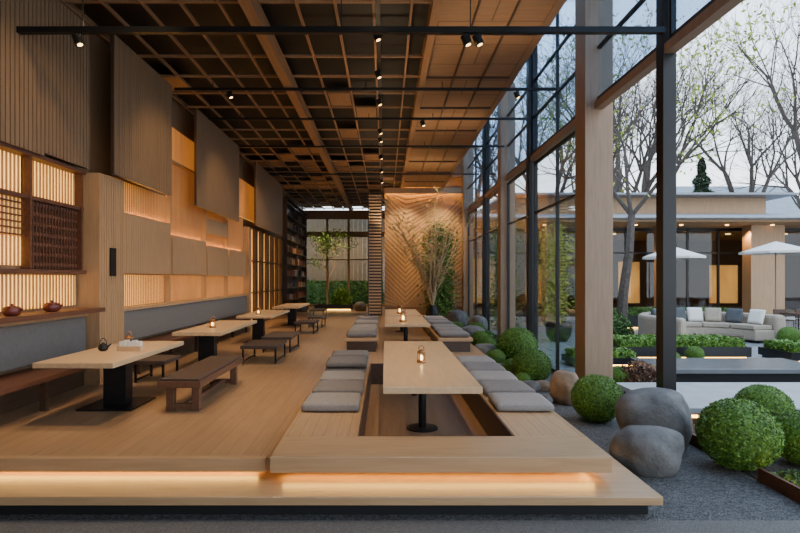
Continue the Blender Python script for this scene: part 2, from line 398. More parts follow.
s0=spot((-3.66,6.4,4.53)); dup(s0,(1.0,6.4,4.53)); dup(s0,(1.14,6.4,4.53))
for y in (8,9.5,11,13.2,14,16,18,20): dup(s0,(-.1,y,5.3))
for x in (-3,2.6): dup(s0,(x,10.4,5.25))
dup(s0,(.9,12.4,5.27))

# ------------------------------------------------------------------ glass wall
def column(y,w,mat,lbl,z1=7.15):
    e=thing('column',lbl,'column',(XG,y,-.35)); P().box(-w/2,w/2,-w/2,w/2,0,z1+.35).obj('shaft',mat,e,bevel=.008)
    P().box(-w/2-.03,w/2+.03,-w/2-.03,w/2+.03,0,.06).obj('base_plate',BLACK,e); return e
column(6.64,.17,BLACK,'slim black steel column')
column(8.95,.46,W_COL,'tall wood clad square column')
column(12.7,.22,BLACK,'slim black steel column'); column(15.4,.42,W_COL,'tall wood clad square column'); column(18.5,.22,BLACK,'slim black steel column'); column(22.6,.42,W_COL,'tall wood clad square column')
ys=[-2.5,2.2,6.64,8.95,12.7,15.4,18.5,22.6]
k=1
for a,b in zip(ys,ys[1:]):
    for z0,z1,zone in ((4.5,7.1,'up'),(-.34,4.3,'lo')):
        if zone=='lo' and a<8: continue
        p=P(); t=.03; y0=a+.26; y1=b-.26
        if zone=='up': y0,y1=a+.13,b-.13
        p.box(XG-t,XG+t,y0,y1,z0,z0+.06); p.box(XG-t,XG+t,y0,y1,z1-.06,z1)
        n=max(1,round((y1-y0)/1.9)) 
        for i in range(n+1): yy=y0+(y1-y0-.045)*i/n; p.box(XG-t,XG+t,yy,yy+.045,z0+.06,z1-.06)
        if zone=='up':
            for zz in (5.35,6.2): p.box(XG-t,XG+t,y0,y1,zz,zz+.04)
        else: p.box(XG-t,XG+t,y0,y1,3.1,3.14)
        f=p.obj('window_%d'%k,BLACK); k+=1; struct(f,'tall black framed glazing bay')
        P().box(XG-.006,XG+.006,y0+.02,y1-.02,z0+.02,z1-.02).obj('glass_pane',GLASSB if zone=='up' else GLASS,f)
o=P().box(XG-.07,XG+.07,-2.9,22.9,4.36,4.48).obj('trim_6',W_COL); struct(o,'wood clad transom beam along the glazing')
p=P()
y=-2.9
while y<22.9: p.box(2.5,XG+.1,y,y+.07,7.12,7.25); y+=1.5
p.box(2.5,2.56,-2.9,22.9,7.12,7.25); p.box(XG-.05,XG+.1,-2.9,22.9,7.1,7.25)
f=p.obj('window_%d'%k,BLACK); k+=1; struct(f,'black framed glass roof strip'); P().box(2.5,XG+.05,-2.9,22.9,7.18,7.19).obj('glass_pane',GLASSB,f)
# back wall partition with chevrons
XB0,XB1,YB=-.02,3.4,23.0
w=P().box(XB0,XB1,YB,YB+.3,-.35,ZC+.02).obj('wall_back',W_BEAM); struct(w,'oak back wall with chevron slat relief')
p=P(); xm=XB0+ .9; zt=ZC-.1; u=-3.4
while u<zt:
    for xa,xb,sg in ((XB0,xm,-1),(xm,XB1,1)):
        if sg<0: za,zb=u+(xm-xa),u
        else: za,zb=u,u+(xb-xa)
        c=lambda q:max(.35,min(zt,q))
        h=.14
        if c(za+h)-c(za)<.002 and c(zb+h)-c(zb)<.002: continue
        p.hexa([(xa,YB-.035,c(za)),(xb,YB-.035,c(zb)),(xb,YB,c(zb)),(xa,YB,c(za)),(xa,YB-.035,c(za+h)),(xb,YB-.035,c(zb+h)),(xb,YB,c(zb+h)),(xa,YB,c(za+h))])
    u+=.21
p.obj('chevron_slats',W_PANEL,w)
P().box(XB0,XB1,YB-.3,YB-.26,ZC-.14,ZC-.1).obj('led_strip',LEDW,w)
P().box(XB0,XB1,YB-.38,YB-.34,ZC-.26,ZC-.02).obj('led_cove',W_PANEL,w)
w=P().box(3.4,3.6,YB,YB+.3,-.35,7.2).obj('wall_back',W_COL); struct(w,'wood clad wall end')
w=P().box(XL-.1,3.6,YB+.0,YB+.12,ZC+.5,7.3).obj('wall_back',W_PANELD); struct(w,'upper back wall')
w=P().box(2.3,3.6,YB+.3,30.2,-.35,7.2).obj('wall_back',W_PANELD); struct(w,'rear service wall')
e=thing('louvre_screen','tall narrow screen of stacked pale wooden louvres','screen',(-.72,22.4,0)); p=P(); z=.1
while z<5.1: p.box(.04,.56,0,.25,z,z+.055); z+=.13
p.obj('louvres',W_TABLE,e); p=P(); p.box(0,.04,0,.3,0,5.2); p.box(.56,.6,0,.3,0,5.2); p.obj('frame',W_DARK,e)
P().box(.05,.55,.26,.28,0.0,5.15).obj('back_panel',W_DARK,e)
# rear window & portal
p=P(); 
for x in (XL-.05,-3.3,-2.1,-.9,.9): p.box(x,x+.12,29.9,30.05,0,5.4)
for z,h in ((0,.12),(2.6,.06),(3.9,.3),(4.9,.5)): p.box(XL-.05,2.3,29.88,30.06,z,z+h)
f=p.obj('window_%d'%k,W_BEAM); struct(f,'wood framed rear window'); P().box(XL,2.3,30.0,30.02,0,5.4).obj('glass_pane',GLASSD,f)
p=P(); x=-9
while x<5: p.box(x,x+.28,34.6,34.7,-.36,5.4); x+=.29
w=p.obj('garden_fence',W_PANEL); tag(w,'tall warm lit vertical wooden garden fence','fence')

# ------------------------------------------------------------------ furniture
def ped_table(x0,x1,y0,y1,zt,zb,lbl,pw=.28,round_=False,py=None,th=.06,cat='table'):
    cx=(x0+x1)/2; cy=(y0+y1)/2; e=thing('dining_table',lbl,cat,(cx,cy,zb)); hx=(x1-x0)/2; hy=(y1-y0)/2
    P().box(-hx,hx,-hy,hy,zt-zb-th,zt-zb).obj('table_top',W_TABLE,e,bevel=.008)
    q=0 if py is None else py-cy
    if round_:
        P().tube((0,q,.02),(0,q,zt-zb-th),.05,.05,16).obj('pedestal',BLACK,e); P().lathe([(.2,0),(.2,.015),(.06,.025)],(0,q,0),24).obj('pedestal_base',BLACK,e)
    else:
        P().box(-pw/2,pw/2,q-.09,q+.09,.02,zt-zb-th).obj('pedestal',BLACK,e); P().box(-hx*.75,hx*.75,q-.35,q+.35,0,.02).obj('pedestal_base',BLACK,e)
    return e
ped_table(-3.82,-2.94,5.77,7.8,.68,0,'long pale oak dining table on a black block pedestal',py=6.75)
ped_table(-3.6,-2.78,9.0,11.6,.68,0,'pale oak dining table on a black pedestal',py=9.6)
ped_table(-3.6,-2.75,12.9,15.4,.68,0,'pale oak dining table on a black pedestal',py=13.4)
ped_table(-3.6,-2.75,17,19.5,.68,0,'pale oak dining table on a black pedestal')
e=ped_table(-.02,.98,5.35,9.25,.506,-.33,'long pale oak table over the sunken foot well',round_=True,py=6.85,th=.07)
P().tube((0,1.4,.02),(0,1.4,.76),.05,.05,16).obj('pedestal',BLACK,e)
ped_table(0,1.0,11.75,14.1,.58,0,'pale oak table between cushioned benches',round_=True); ped_table(0,1.0,14.6,17.4,.58,0,'pale oak table between cushioned benches',round_=True)

W_BENCH=wood('bench_walnut',(.085,.038,.02),(.15,.068,.036),'y',.4)
PADB=plain('brown_leather_pad',(.06,.038,.028),.5,0,.1,10,.1,120)
def bench(x0,x1,y0,y1,h,lbl,top=.07,grp='walnut benches'):
    e=thing('bench',lbl,'bench',((x0+x1)/2,(y0+y1)/2,0),grp); hx=(x1-x0)/2; hy=(y1-y0)/2
    P().box(-hx,hx,-hy,hy,h-top,h).obj('frame',W_BENCH,e,bevel=.006)
    P().box(-hx+.02,hx-.02,-hy+.02,hy-.02,h,h+.03).obj('seat_pad',PADB,e,bevel=.012)
    for sx in (-1,1):
        for sy in (-1,1):
            a,b=sx*(hx-.1),sy*(hy-.16); P().box(a-.045,a+.045,b-.045,b+.045,0,h-top).obj('leg',W_BENCH,e,bevel=.004)
    for sy in (-1,1): P().box(-hx+.145,hx-.145,sy*(hy-.16)-.03,sy*(hy-.16)+.03,.02,.08).obj('stretcher',W_BENCH,e)
    P().box(-.03,.03,-hy+.19,hy-.19,.03,.08).obj('stretcher',W_BENCH,e)
    return e
bench(-2.69,-2.18,6.3,8.2,.38,'dark reddish walnut bench with flat brown seat pad',.08)
def legbench(x0,x1,y0,y1,h,lbl):
    e=thing('bench',lbl,'bench',((x0+x1)/2,(y0+y1)/2,0),'low walnut stools'); hx=(x1-x0)/2; hy=(y1-y0)/2
    P().box(-hx,hx,-hy,hy,h-.06,h).obj('seat',PADB,e,bevel=.01)
    for sx in (-1,1):
        for sy in (-1,1):
            a,b=sx*(hx-.04),sy*(hy-.05); P().box(a-.015,a+.015,b-.015,b+.015,0,h-.06).obj('leg',BLACK,e)
        P().box(sx*(hx-.04)-.012,sx*(hx-.04)+.012,-hy+.07,hy-.07,.03,.055).obj('stretcher',BLACK,e)
    return e
for a in ((-2.69,-2.0,9.9,10.9),(-2.65,-2.0,11.4,12.6),(-2.6,-2.0,15.2,16.2),(-2.5,-2.0,17.2,18.2),(-3.0,-2.4,21,22.2),(-3.85,-3.35,8.1,8.75)):
    legbench(*a,.34,'low rectangular stool bench with slim black frame')
for x0,x1 in ((-.88,-.15),(1.15,1.9)):
    for y0,y1 in ((11.5,14.2),(14.5,17.5)):
        e=thing('bench','solid oak block bench beside the table','bench',((x0+x1)/2,y0,0),'oak block benches'); hx=(x1-x0)/2
        P().box(-hx,hx,0,y1-y0,.23,.3).obj('seat',W_STEP,e,bevel=.005); P().box(-hx+.05,hx-.05,.06,y1-y0-.06,0,.23).obj('base',W_DARK,e)
def cushion_mesh(w,d,h,flat=.62):
    bm=bmesh.new(); bmesh.ops.create_cube(bm,size=1); bmesh.ops.subdivide_edges(bm,edges=bm.edges,cuts=11,use_grid_fill=True)
    for v in bm.verts:
        u,q=v.co.x*2,v.co.y*2; t=max(0,(1-u**8)*(1-q**8)); zz=v.co.z
        f=flat+(1-flat)*t**.5; k=.975+.025*(1-abs(zz*2)**2)
        v.co=Vector((u*w/2*k*(1-.02*q*q), q*d/2*k*(1-.02*u*u), zz*h*f))
    me=bpy.data.meshes.new('floor_cushion'); bm.to_mesh(me); bm.free()
    for p in me.polygons: p.use_smooth=True
    return me
CM=cushion_mesh(.67,.68,.105); CM.materials.append(CUSH); CM2=CM.copy(); CM2.materials.clear(); CM2.materials.append(CUSH2)
def cushion(x,y,z,m=CM,rz=0,grp='grey floor cushions along the sunken table',lbl='grey linen square floor cushion'):
    o=bpy.data.objects.new('floor_cushion',m); COL.objects.link(o); o.location=(x,y,z+.0525); o.rotation_euler=(0,0,rz); tag(o,lbl,'cushion',grp)
for i in range(5):
    y=6.47+i*.8
    if y>9.9: continue
    m=CM2 if i%2 else CM
    cushion(-.63+R.uniform(-.01,.01),y,.05,m,R.uniform(-.04,.04)); cushion(1.62+R.uniform(-.01,.01),y,.05,m,R.uniform(-.04,.04))
for y in (8.87,9.67): cushion(-.63,y,.155,CM2,.03,lbl='grey cushion stacked on another cushion'); 
for x in (-.52,1.52):
    for y in (11.95,12.75,13.6,14.95,15.8,16.7): cushion(x,y,.30,CM2 if R.random()<.4 else CM,R.uniform(-.05,.05),'cushions on the block benches','grey linen cushion on an oak bench')
def lantern(loc,s=1):
    e=thing('candle_lantern','small bronze candle lantern with ring handle','lantern',loc,'table lanterns'); e.scale=(s,)*3
    P().lathe([(.055,0),(.06,.01),(.06,.03),(.05,.035)]).obj('base',BRASS,e,smooth=True)
    p=P()
    for i in range(6): a=i*math.pi/3; p.tube((.045*math.cos(a),.045*math.sin(a),.03),(.045*math.cos(a),.045*math.sin(a),.13),.006,n=6)
    p.obj('cage',BRASS,e); P().lathe([(.02,.035),(.022,.08),(.005,.1)],n=10).obj('candle',CAND,e)
    P().lathe([(.055,.13),(.055,.14),(.03,.165),(.01,.17)]).obj('lid',BRASS,e,smooth=True)
    p=P()
    for i in range(9):
        a=i*math.pi/9; b=(i+1)*math.pi/9
        p.tube((.035*math.cos(a),0,.17+.05*math.sin(a)),(.035*math.cos(b),0,.17+.05*math.sin(b)),.005,n=6)
    p.obj('handle',BRASS,e); return e
lantern((.47,6.9,.506)); lantern((.42,12.4,.58),1.5); lantern((.42,15.3,.58),1.4); lantern((-3.2,9.9,.68)); lantern((-3.2,13.5,.68)); lantern((-3.36,7.0,.68),1)
e=thing('menu_holder','small wooden caddy holding white menu cards','menu holder',(-3.22,6.75,.68)); 
P().box(-.15,.15,-.05,.05,0,.06).obj('caddy',W_TABLE,e,bevel=.004)
for i in range(5): P().box(-.13+i*.055,-.085+i*.055,-.03,.03,.06,.12+.015*(i%2)).obj('menu_card',PAPER,e)
e=thing('teapot','small black iron teapot on the table','teapot',(-3.55,6.72,.68)); P().lathe([(.03,0),(.055,.02),(.06,.05),(.045,.085),(.015,.1),(.01,.11)]).obj('body',BLACK,e,smooth=True)
P().tube((.05,0,.05),(.1,0,.09),.012,.007).obj('spout',BLACK,e)
p=P()
for i in range(9): a=i*math.pi/9; b=a+math.pi/9; p.tube((.045*math.cos(a),0,.08+.08*math.sin(a)),(.045*math.cos(b),0,.08+.08*math.sin(b)),.005,n=6)
p.obj('handle',BLACK,e)

# ------------------------------------------------------------------ planting
def bush_mesh(name,n=7000,seed=1,lsz=.035,mat=LEAF):
    rr=random.Random(seed); p=P(); bm=p.bm
    bmesh.ops.create_icosphere(bm,subdivisions=4,radius=.92)
    for v in bm.verts: v.co*=1+.03*noise.noise(v.co*3+Vector((seed,0,0)))
    for i in range(n):
        d=Vector((rr.gauss(0,1),rr.gauss(0,1),rr.gauss(0,1))).normalized()
        r=(.945+.06*rr.random())*(1+.03*noise.noise(d*3+Vector((seed,0,0)))+.05*noise.noise(d*8))
        p.leaf(d*r,lsz,rr,.5,d)
    me=bpy.data.meshes.new(name); bm.to_mesh(me); bm.free(); me.materials.append(mat); return me
BM=[bush_mesh('boxwood_ball',11000,s,.038) for s in (1,2)]
def bush(x,y,r,z=-.35,sq=.93,i=0,lbl='clipped round green boxwood ball'):
    o=bpy.data.objects.new('boxwood_bush',BM[i%2]); COL.objects.link(o); o.location=(x,y,z+r*sq*.97); o.scale=(r,r,r*sq); o.rotation_euler=(0,0,R.random()*6)
    tag(o,lbl,'bush','clipped boxwood balls')
for i,(x,y,r) in enumerate(((3.0,12.1,.45),(2.72,9.9,.35),(2.9,7.3,.34),(3.64,5.5,.38),(4.4,5.6,.3),(4.75,6.7,.33),(2.95,11.0,.25),(2.75,16.2,.33),(2.6,13.7,.25),(2.35,17.6,.28),(4.2,9.6,.2),(2.6,14.5,.28),(2.4,11.6,.22),(2.5,10.5,.2),(2.44,9.45,.15),
      (10.0,11.5,.3),(11.2,14.0,.3),(11.6,15.3,.3),(14,16,.35),(13.2,14.2,.4),(12.1,14.4,.3),(6.2,11.55,.2),(7.2,12.4,.2),(2.85,19.7,.33))):
    bush(x,y,r,i=i)
def boulder(x,y,sx,sy,sz,seed,mat=STONE,z=-.35,lbl='smooth dark grey rounded boulder'):
    bm=bmesh.new(); bmesh.ops.create_icosphere(bm,subdivisions=4,radius=1); so=Vector((seed*3.1,seed,0))
    for v in bm.verts:
        d=v.co.normalized(); k=1+.2*noise.noise(d*1.0+so)+.05*noise.noise(d*3+so); c=d*k
        c.z=max(c.z,-.7); c.z=c.z if c.z<.75 else .75+(c.z-.75)*.4; v.co=Vector((c.x*sx,c.y*sy,c.z*sz))
    zm=min(v.co.z for v in bm.verts)
    for v in bm.verts: v.co.z-=zm
    me=bpy.data.meshes.new('boulder'); bm.to_mesh(me); bm.free(); me.materials.append(mat)
    for p in me.polygons: p.use_smooth=True
    o=bpy.data.objects.new('boulder',me); COL.objects.link(o); o.location=(x,y,z-.01); tag(o,lbl,'boulder','garden boulders')
BL='warm brown rounded garden boulder'
boulder(3.14,6.2,.42,.33,.43,1); boulder(2.66,5.42,.36,.28,.29,2); boulder(2.82,8.35,.22,.26,.33,3,STONEB,lbl=BL)
boulder(2.45,9.0,.16,.2,.15,4); boulder(2.45,8.2,.12,.16,.11,5); boulder(2.35,12.6,.28,.3,.27,6); boulder(2.5,15.3,.4,.35,.38,7); boulder(2.55,18.6,.36,.4,.55,8); boulder(2.4,10.9,.14,.16,.14,9); boulder(2.75,9.3,.15,.15,.11,10,STONEB,lbl=BL)
boulder(2.95,17.0,.32,.4,.5,11); boulder(-1.2,25.8,.3,.3,.3,12,z=0); boulder(-3.9,25.2,.3,.25,.25,13,z=0)
def clump(x,y,z,rx,ry,rz,mat,n,size,name='ground_shrub',lbl='low loose green shrub',cat='shrub',seed=0):
    rr=random.Random(seed+int(x*10)); p=P()
    for i in range(n):
        d=Vector((rr.gauss(0,1),rr.gauss(0,1),rr.gauss(0,1))).normalized()*rr.random()**.4
        p.leaf((d.x*rx,d.y*ry,abs(d.z)*rz),size,rr,.35)
    for i in range(10):
        a=rr.random()*6.28; p.tube((0,0,0),(math.cos(a)*rx*.5,math.sin(a)*ry*.5,rz*.6),.006,.003,4)
    o=p.obj(name,mat,None,(x,y,z),fix=False); tag(o,lbl,cat); return o
RED=leafmat('reddish_leaf',(.05,.02,.012),(.16,.07,.03))
clump(4.5,9.5,-.36,.45,.2,.5,RED,1300,.045,lbl='low reddish brown leafy shrub'); clump(2.9,14.9,-.35,.3,.3,.5,LEAFD,900,.06)
clump(2.8,10.6,-.35,.3,.25,.3,LEAF,700,.04); clump(5.6,6.6,-.36,.5,.3,.25,LEAFD,1200,.04); clump(3.95,4.95,-.36,.25,.4,.12,LEAFD,700,.03)

def tree(name,lbl,loc,h,seed,levels=6,r0=.16,leaves=None,nleaf=0,lsz=.07,trunk=.3,spread=.55,barkm=BARK,lean=0,kids=(3,4),rk=.66,minlev=2):
    rr=random.Random(seed); e=thing(name,lbl,'tree' if h>5 else 'plant',loc); p=P(); tips=[]
    def grow(pos,d,l,r,lev):
        segs=3 if lev<3 else 2
        for s in range(segs):
            nd=(d+Vector((rr.gauss(0,.12),rr.gauss(0,.12),rr.gauss(0,.06)+.05))).normalized(); np=pos+nd*l/segs; nr=r*(1-.28/segs*1.4)
            p.tube(pos,np,r,nr,7 if lev<2 else (5 if lev<4 else 3),cap=False); pos,d,r=np,nd,nr
            if lev>=minlev: tips.append(pos.copy())
            if lev>0 and lev<levels-1 and s<segs-1 and rr.random()<.6:
                a=d.orthogonal().normalized(); a.rotate(Matrix.Rotation(rr.random()*6.28,3,d)); grow(pos,(d+a*spread*1.3).normalized(),l*.6,r*.5,lev+1)
        if lev<levels-1:
            n=rr.randint(*kids); off=rr.random()*6.28
            for i in range(n):
                a=d.orthogonal().normalized(); a.rotate(Matrix.Rotation(off+i*6.28/n+rr.gauss(0,.3),3,d)); grow(pos,(d+a*spread*(.6+.7*rr.random())).normalized(),l*(.62+.2*rr.random()),r*rk,lev+1)
    grow(Vector((0,0,0)),Vector((lean,0,1)).normalized(),h*trunk,r0,0)
    p.obj('trunk_and_branches',barkm,e,fix=False)
    if leaves and nleaf:
        q=P()
        for i in range(nleaf):
            t=rr.choice(tips); q.leaf(t+Vector((rr.gauss(0,.12),rr.gauss(0,.12),rr.gauss(0,.12)))*(h/6),lsz,rr,.45)
        q.obj('foliage',leaves,e,fix=False)
    return e
G=-.36
T1=tree('bare_tree','tall leafless winter tree with fine branches',(17,37,G),22,11,6,.48,rk=.72)
T2=tree('bare_tree','tall leafless winter tree with fine branches',(28,38,G),25,23,6,.52,rk=.72)
tree('bare_tree','tall leafless tree near the courtyard',(11.0,36,G),21,8,6,.4,rk=.72)
tree('leafing_tree','slender tree with sparse yellow green spring leaves',(8.5,19.2,G),12,31,5,.2,LEAFY,2400,.085,.36,.36,BARK,rk=.62,minlev=1)
dup(T1,(7,48,G),2.0,1.0); dup(T2,(40,52,G),1.0,.95); dup(T1,(24,50,G),4.0,1.15); dup(T2,(15,52,G),3.0,1.0); dup(T1,(33,47,G),5.4,1.05); dup(T2,(21,44,G),4.6,.85)
e=thing('evergreen_tree','dark green conical evergreen tree','tree',(28.5,48,G)); p=P(); rr=random.Random(5)
P().tube((0,0,0),(0,0,12.2),.2,.05).obj('trunk',BARK,e)
for i in range(6000):
    t=rr.random()**.8; a=rr.random()*6.28; r=(1-t)*3.0*(.3+.7*rr.random())*(1+.35*math.sin(t*55))+.08; p.leaf((r*math.cos(a),r*math.sin(a),1.5+11.3*t-r*.25),.2,rr,.3)
p.obj('foliage',LEAFK,e,fix=False)
def bamboo(name,x,y,z,h,rx,n,mat,lbl,seed,sz=.07,stems=9):
    rr=random.Random(seed); e=thing(name,lbl,'plant',(x,y,z)); p=P(); q=P()
    for i in range(stems):
        a=rr.random()*6.28; r=rr.random()*rx*.5; b=Vector((r*math.cos(a),r*math.sin(a),0)); t=b+Vector((rr.gauss(0,rx*.3),rr.gauss(0,rx*.3),h*(.75+.25*rr.random()))); p.tube(b,t,.014,.006,5)
        for k in range(n//stems):
            u=.05+.95*rr.random(); c=b.lerp(t,u); q.leaf(c+Vector((rr.gauss(0,rx*.35),rr.gauss(0,rx*.35),rr.gauss(0,.1))),sz,rr,.3)
    p.obj('stems',BARKL,e); q.obj('foliage',mat,e,fix=False); return e
bamboo('bamboo_plant',2.2,21.6,-.0,3.8,.62,11000,LEAFM,'dense tall green bamboo against the slatted wall',4,.085,14)
rr=random.Random(12); e=thing('twig_arrangement','wide spray of pale bare branches with tiny leaves','plant',(1.75,19.6,0)); p=P(); q=P()
P().lathe([(.16,0),(.24,.12),(.26,.3),(.2,.48),(.12,.55),(.13,.6)],n=24).obj('vase',BLACK,e,smooth=True)
for i in range(34):
    a=rr.random()*6.28; sp=.5+1.5*rr.random(); pos=Vector((0,0,.5)); tgt=Vector((sp*math.cos(a)*1.0,sp*math.sin(a)*.5,2.6+2.0*rr.random()))
    prev=pos
    for s in range(1,7):
        t=s/6; cur=Vector((tgt.x*t**1.4,tgt.y*t**1.4,.5+(tgt.z-.5)*t))+Vector((rr.gauss(0,.05),rr.gauss(0,.05),rr.gauss(0,.05))); p.tube(prev,cur,.022*(1.25-t),.022*(1.1-t)+.006,5,cap=False)
        if s>1:
            for k in range(3):
                d=Vector((rr.gauss(0,1),rr.gauss(0,.6),rr.random())).normalized()*(.25+.4*rr.random()); p.tube(cur,cur+d,.012,.007,3,cap=False)
                for m_ in range(2): q.leaf(cur+d*rr.random(),.045,rr,.45)
        prev=cur
p.obj('branches',BARKL,e,fix=False); q.obj('foliage',LEAFY,e,fix=False)
def planter(x0,x1,y0,y1,z0,h,lbl):
    e=thing('planter_box',lbl,'planter',((x0+x1)/2,(y0+y1)/2,z0)); hx=(x1-x0)/2; hy=(y1-y0)/2
    p=P(); p.box(-hx,hx,-hy,-hy+.05,.06,h); p.box(-hx,hx,hy-.05,hy,.06,h); p.box(-hx,-hx+.05,-hy+.05,hy-.05,.06,h); p.box(hx-.05,hx,-hy+.05,hy-.05,.06,h); p.box(-hx+.06,hx-.06,-hy+.06,hy-.06,0,.06)
    p.obj('box',BLACK,e); P().box(-hx+.05,hx-.05,-hy+.05,hy-.05,.06,h-.04).obj('soil',SOIL,e)
    P().box(-hx+.1,hx-.1,-hy+.03,-hy+.05,.02,.05).obj('led_strip',LEDS,e); return e
planter(-3.5,-1.6,26.4,27.4,0,.28,'low black planter with young bamboo'); tree('indoor_tree','young airy tree with green leaves in a planter',(-2.9,26.9,.24),4.6,41,5,.04,LEAFM,1300,.06,.3,.5,BARKL); clump(-2.2,26.9,.24,.6,.35,.9,LEAF,1500,.07)

# ------------------------------------------------------------------ courtyard
e=thing('stone_terrace','pale grey stone slab terrace step','terrace',(3.95,7.35,G)); P().box(0,8,0,1.8,.09,.17).obj('slab',SLAB,e,bevel=.01); P().box(.1,7.9,.12,1.7,0,.09).obj('base',BLACKM,e)
e=thing('stone_terrace','dark edged low deck with dark stone top','terrace',(5.2,9.9,G)); P().box(0,3.2,0,1.4,.18,.27).obj('slab',DSLAB,e,bevel=.01); P().box(.15,3.1,.15,1.3,0,.18).obj('base',BLACKM,e)
o=thing('garden_edging','rusty steel garden edging strip around the planting bed','edging',(0,0,0))
P().box(3.58,3.61,4.3,5.12,-.36,-.22).obj('edging_strip',CORTEN,o); P().box(3.58,3.61,5.9,7.15,-.36,-.22).obj('edging_strip',CORTEN,o); P().box(3.61,6.5,7.15,7.18,-.36,-.22).obj('edging_strip',CORTEN,o)
P().box(3.615,3.625,4.4,5.1,-.27,-.235).obj('led_strip',LEDS,o); P().box(3.63,6.4,7.135,7.145,-.27,-.235).obj('led_strip',LEDS,o)
struct(P().box(3.62,12,4.3,7.13,-.37,-.35).obj('floor',SOIL),'dark soil planting bed')
def hedge(x0,x1,y0,y1,z0,h,n,lbl='clipped low green hedge in a planter',mat=LEAF,sz=.04,seed=0):
    rr=random.Random(seed); p=P(); p.box(.03,x1-x0-.03,.03,y1-y0-.03,0,h-.03)
    X=x1-x0; Y=y1-y0
    for i in range(n):
        s=rr.random()
        if s<.5: c=(rr.random()*X,rr.random()*Y,h+rr.gauss(0,.02)); nn=Vector((0,0,1))
        elif s<.85: c=(rr.random()*X,rr.gauss(0,.015),rr.random()*h); nn=Vector((0,-1,0))
        else: c=(rr.gauss(0,.015),rr.random()*Y,rr.random()*h); nn=Vector((-1,0,0))
        p.leaf(c,sz,rr,.5,nn)
    o=p.obj('hedge',mat,None,(x0,y0,z0),fix=False); tag(o,lbl,'hedge','courtyard hedges')
planter(5.6,8.8,12.8,14.0,G,.3,'black planter box with under lighting'); hedge(5.7,8.7,12.9,13.9,G+.26,.2,7000)
planter(9.3,15,12.2,13.3,G,.25,'black planter box with under lighting'); hedge(9.4,14.9,12.3,13.2,G+.21,.2,9000,seed=3)
planter(4.1,5.6,11.7,12.4,G,.2,'low black planter box'); hedge(4.18,5.52,11.78,12.32,G+.16,.16,3000,seed=4)
planter(8.5,13.5,20.6,21.4,G,.5,'black planter box behind the sofa'); hedge(8.6,13.4,20.65,21.35,G+.45,.3,6000,seed=6,mat=LEAFD,sz=.06)
hedge(-7,4,33.2,34.2,G,1.7,6000,'tall leafy green hedge behind the rear window',LEAFM,.12,8)
SX=.72; SOX=9.85
e=thing('outdoor_sofa','curved grey beige outdoor sofa with loose cushions','sofa',(SOX,17.4,G)); e.scale=(SX,SX,1)
def arc(r0,r1,a0,a1,z0,z1,n=24):
    p=P(); bm=p.bm; rings=[]
    for i in range(n+1):
        a=math.radians(a0+(a1-a0)*i/n); c,s=math.cos(a),math.sin(a)
        rings.append([bm.verts.new((r*c,r*s-2.2,z)) for r,z in ((r0,z0),(r1,z0),(r1,z1),(r0,z1))])
    for a,b in zip(rings,rings[1:]):
        for k in range(4): bm.faces.new((a[k],a[(k+1)%4],b[(k+1)%4],b[k]))
    bm.faces.new(rings[0][::-1]); bm.faces.new(rings[-1]); return p
arc(1.65,2.9,4,196,.08,.4).obj('base',BEIGE,e,bevel=.05); arc(2.5,2.95,2,215,.12,.85).obj('backrest',BEIGE,e,bevel=.1)
for i in range(5): arc(1.62,2.48,6+i*36,6+i*36+35,.405,.54,8).obj('seat_cushion',BEIGE,e,bevel=.03)
arc(1.9,2.7,6,194,0,.08).obj('plinth',BLACKM,e)
pc=cushion_mesh(.46,.46,.16,.4); pc.materials.append(BEIGE); pd=pc.copy(); pd.materials.clear(); pd.materials.append(DGREYF); pw=pc.copy(); pw.materials.clear(); pw.materials.append(WHITEF)
for i,(ad,m) in enumerate(((20,pw),(42,pd),(62,pc),(80,pw),(98,pd),(118,pc),(140,pd))):
    a=math.radians(ad); o=bpy.data.objects.new('throw_pillow',m); COL.objects.link(o); o.location=(SOX+2.3*SX*math.cos(a),17.4-2.2*SX+2.3*SX*math.sin(a),G+.77); o.rotation_euler=(math.radians(72),0,a-math.pi/2)
    tag(o,{pw:'white square throw pillow on the curved sofa',pd:'dark grey throw pillow on the curved sofa',pc:'beige throw pillow on the curved sofa'}[m],'pillow','throw pillows on the sofa')
e=thing('coffee_table','round dark low table beside the sofa','table',(SOX,15.4,G)); P().lathe([(.42,.28),(.42,.33)],n=28).obj('table_top',W_DARK,e); P().lathe([(.2,0),(.05,.04),(.05,.28)],n=18).obj('pedestal',BLACK,e)
def umbrella(x,y,h=3.3,r=1.7):
    e=thing('parasol','white canvas garden parasol on a slim pole','umbrella',(x,y,G),'garden parasols'); n=8
    P().tube((0,0,.05),(0,0,h+.1),.03,.025,10).obj('pole',W_COL,e); P().lathe([(.3,0),(.3,.05),(.05,.07)],n=20).obj('base',BLACK,e)
    p=P(); bm=p.bm; top=bm.verts.new((0,0,h+.05)); ring=[bm.verts.new((r*math.cos(2*math.pi*i/n),r*math.sin(2*math.pi*i/n),h-.34)) for i in range(n)]
    low=[bm.verts.new((v.co.x,v.co.y,v.co.z-.08)) for v in ring]
    for i in range(n): bm.faces.new((top,ring[i],ring[(i+1)%n])); bm.faces.new((ring[i],low[i],low[(i+1)%n],ring[(i+1)%n]))
    o=p.obj('canopy',WHITEF,e); o.modifiers.new('s','SOLIDIFY').thickness=.01
    p=P()
    for i in range(n): a=2*math.pi*i/n; p.tube((.02*math.cos(a),.02*math.sin(a),h+.0),(r*.97*math.cos(a),r*.97*math.sin(a),h-.36),.01,n=5)
    p.obj('ribs',W_COL,e)
umbrella(10.8,20.0,3.1,1.1); umbrella(14.8,20.2,3.3,1.2)
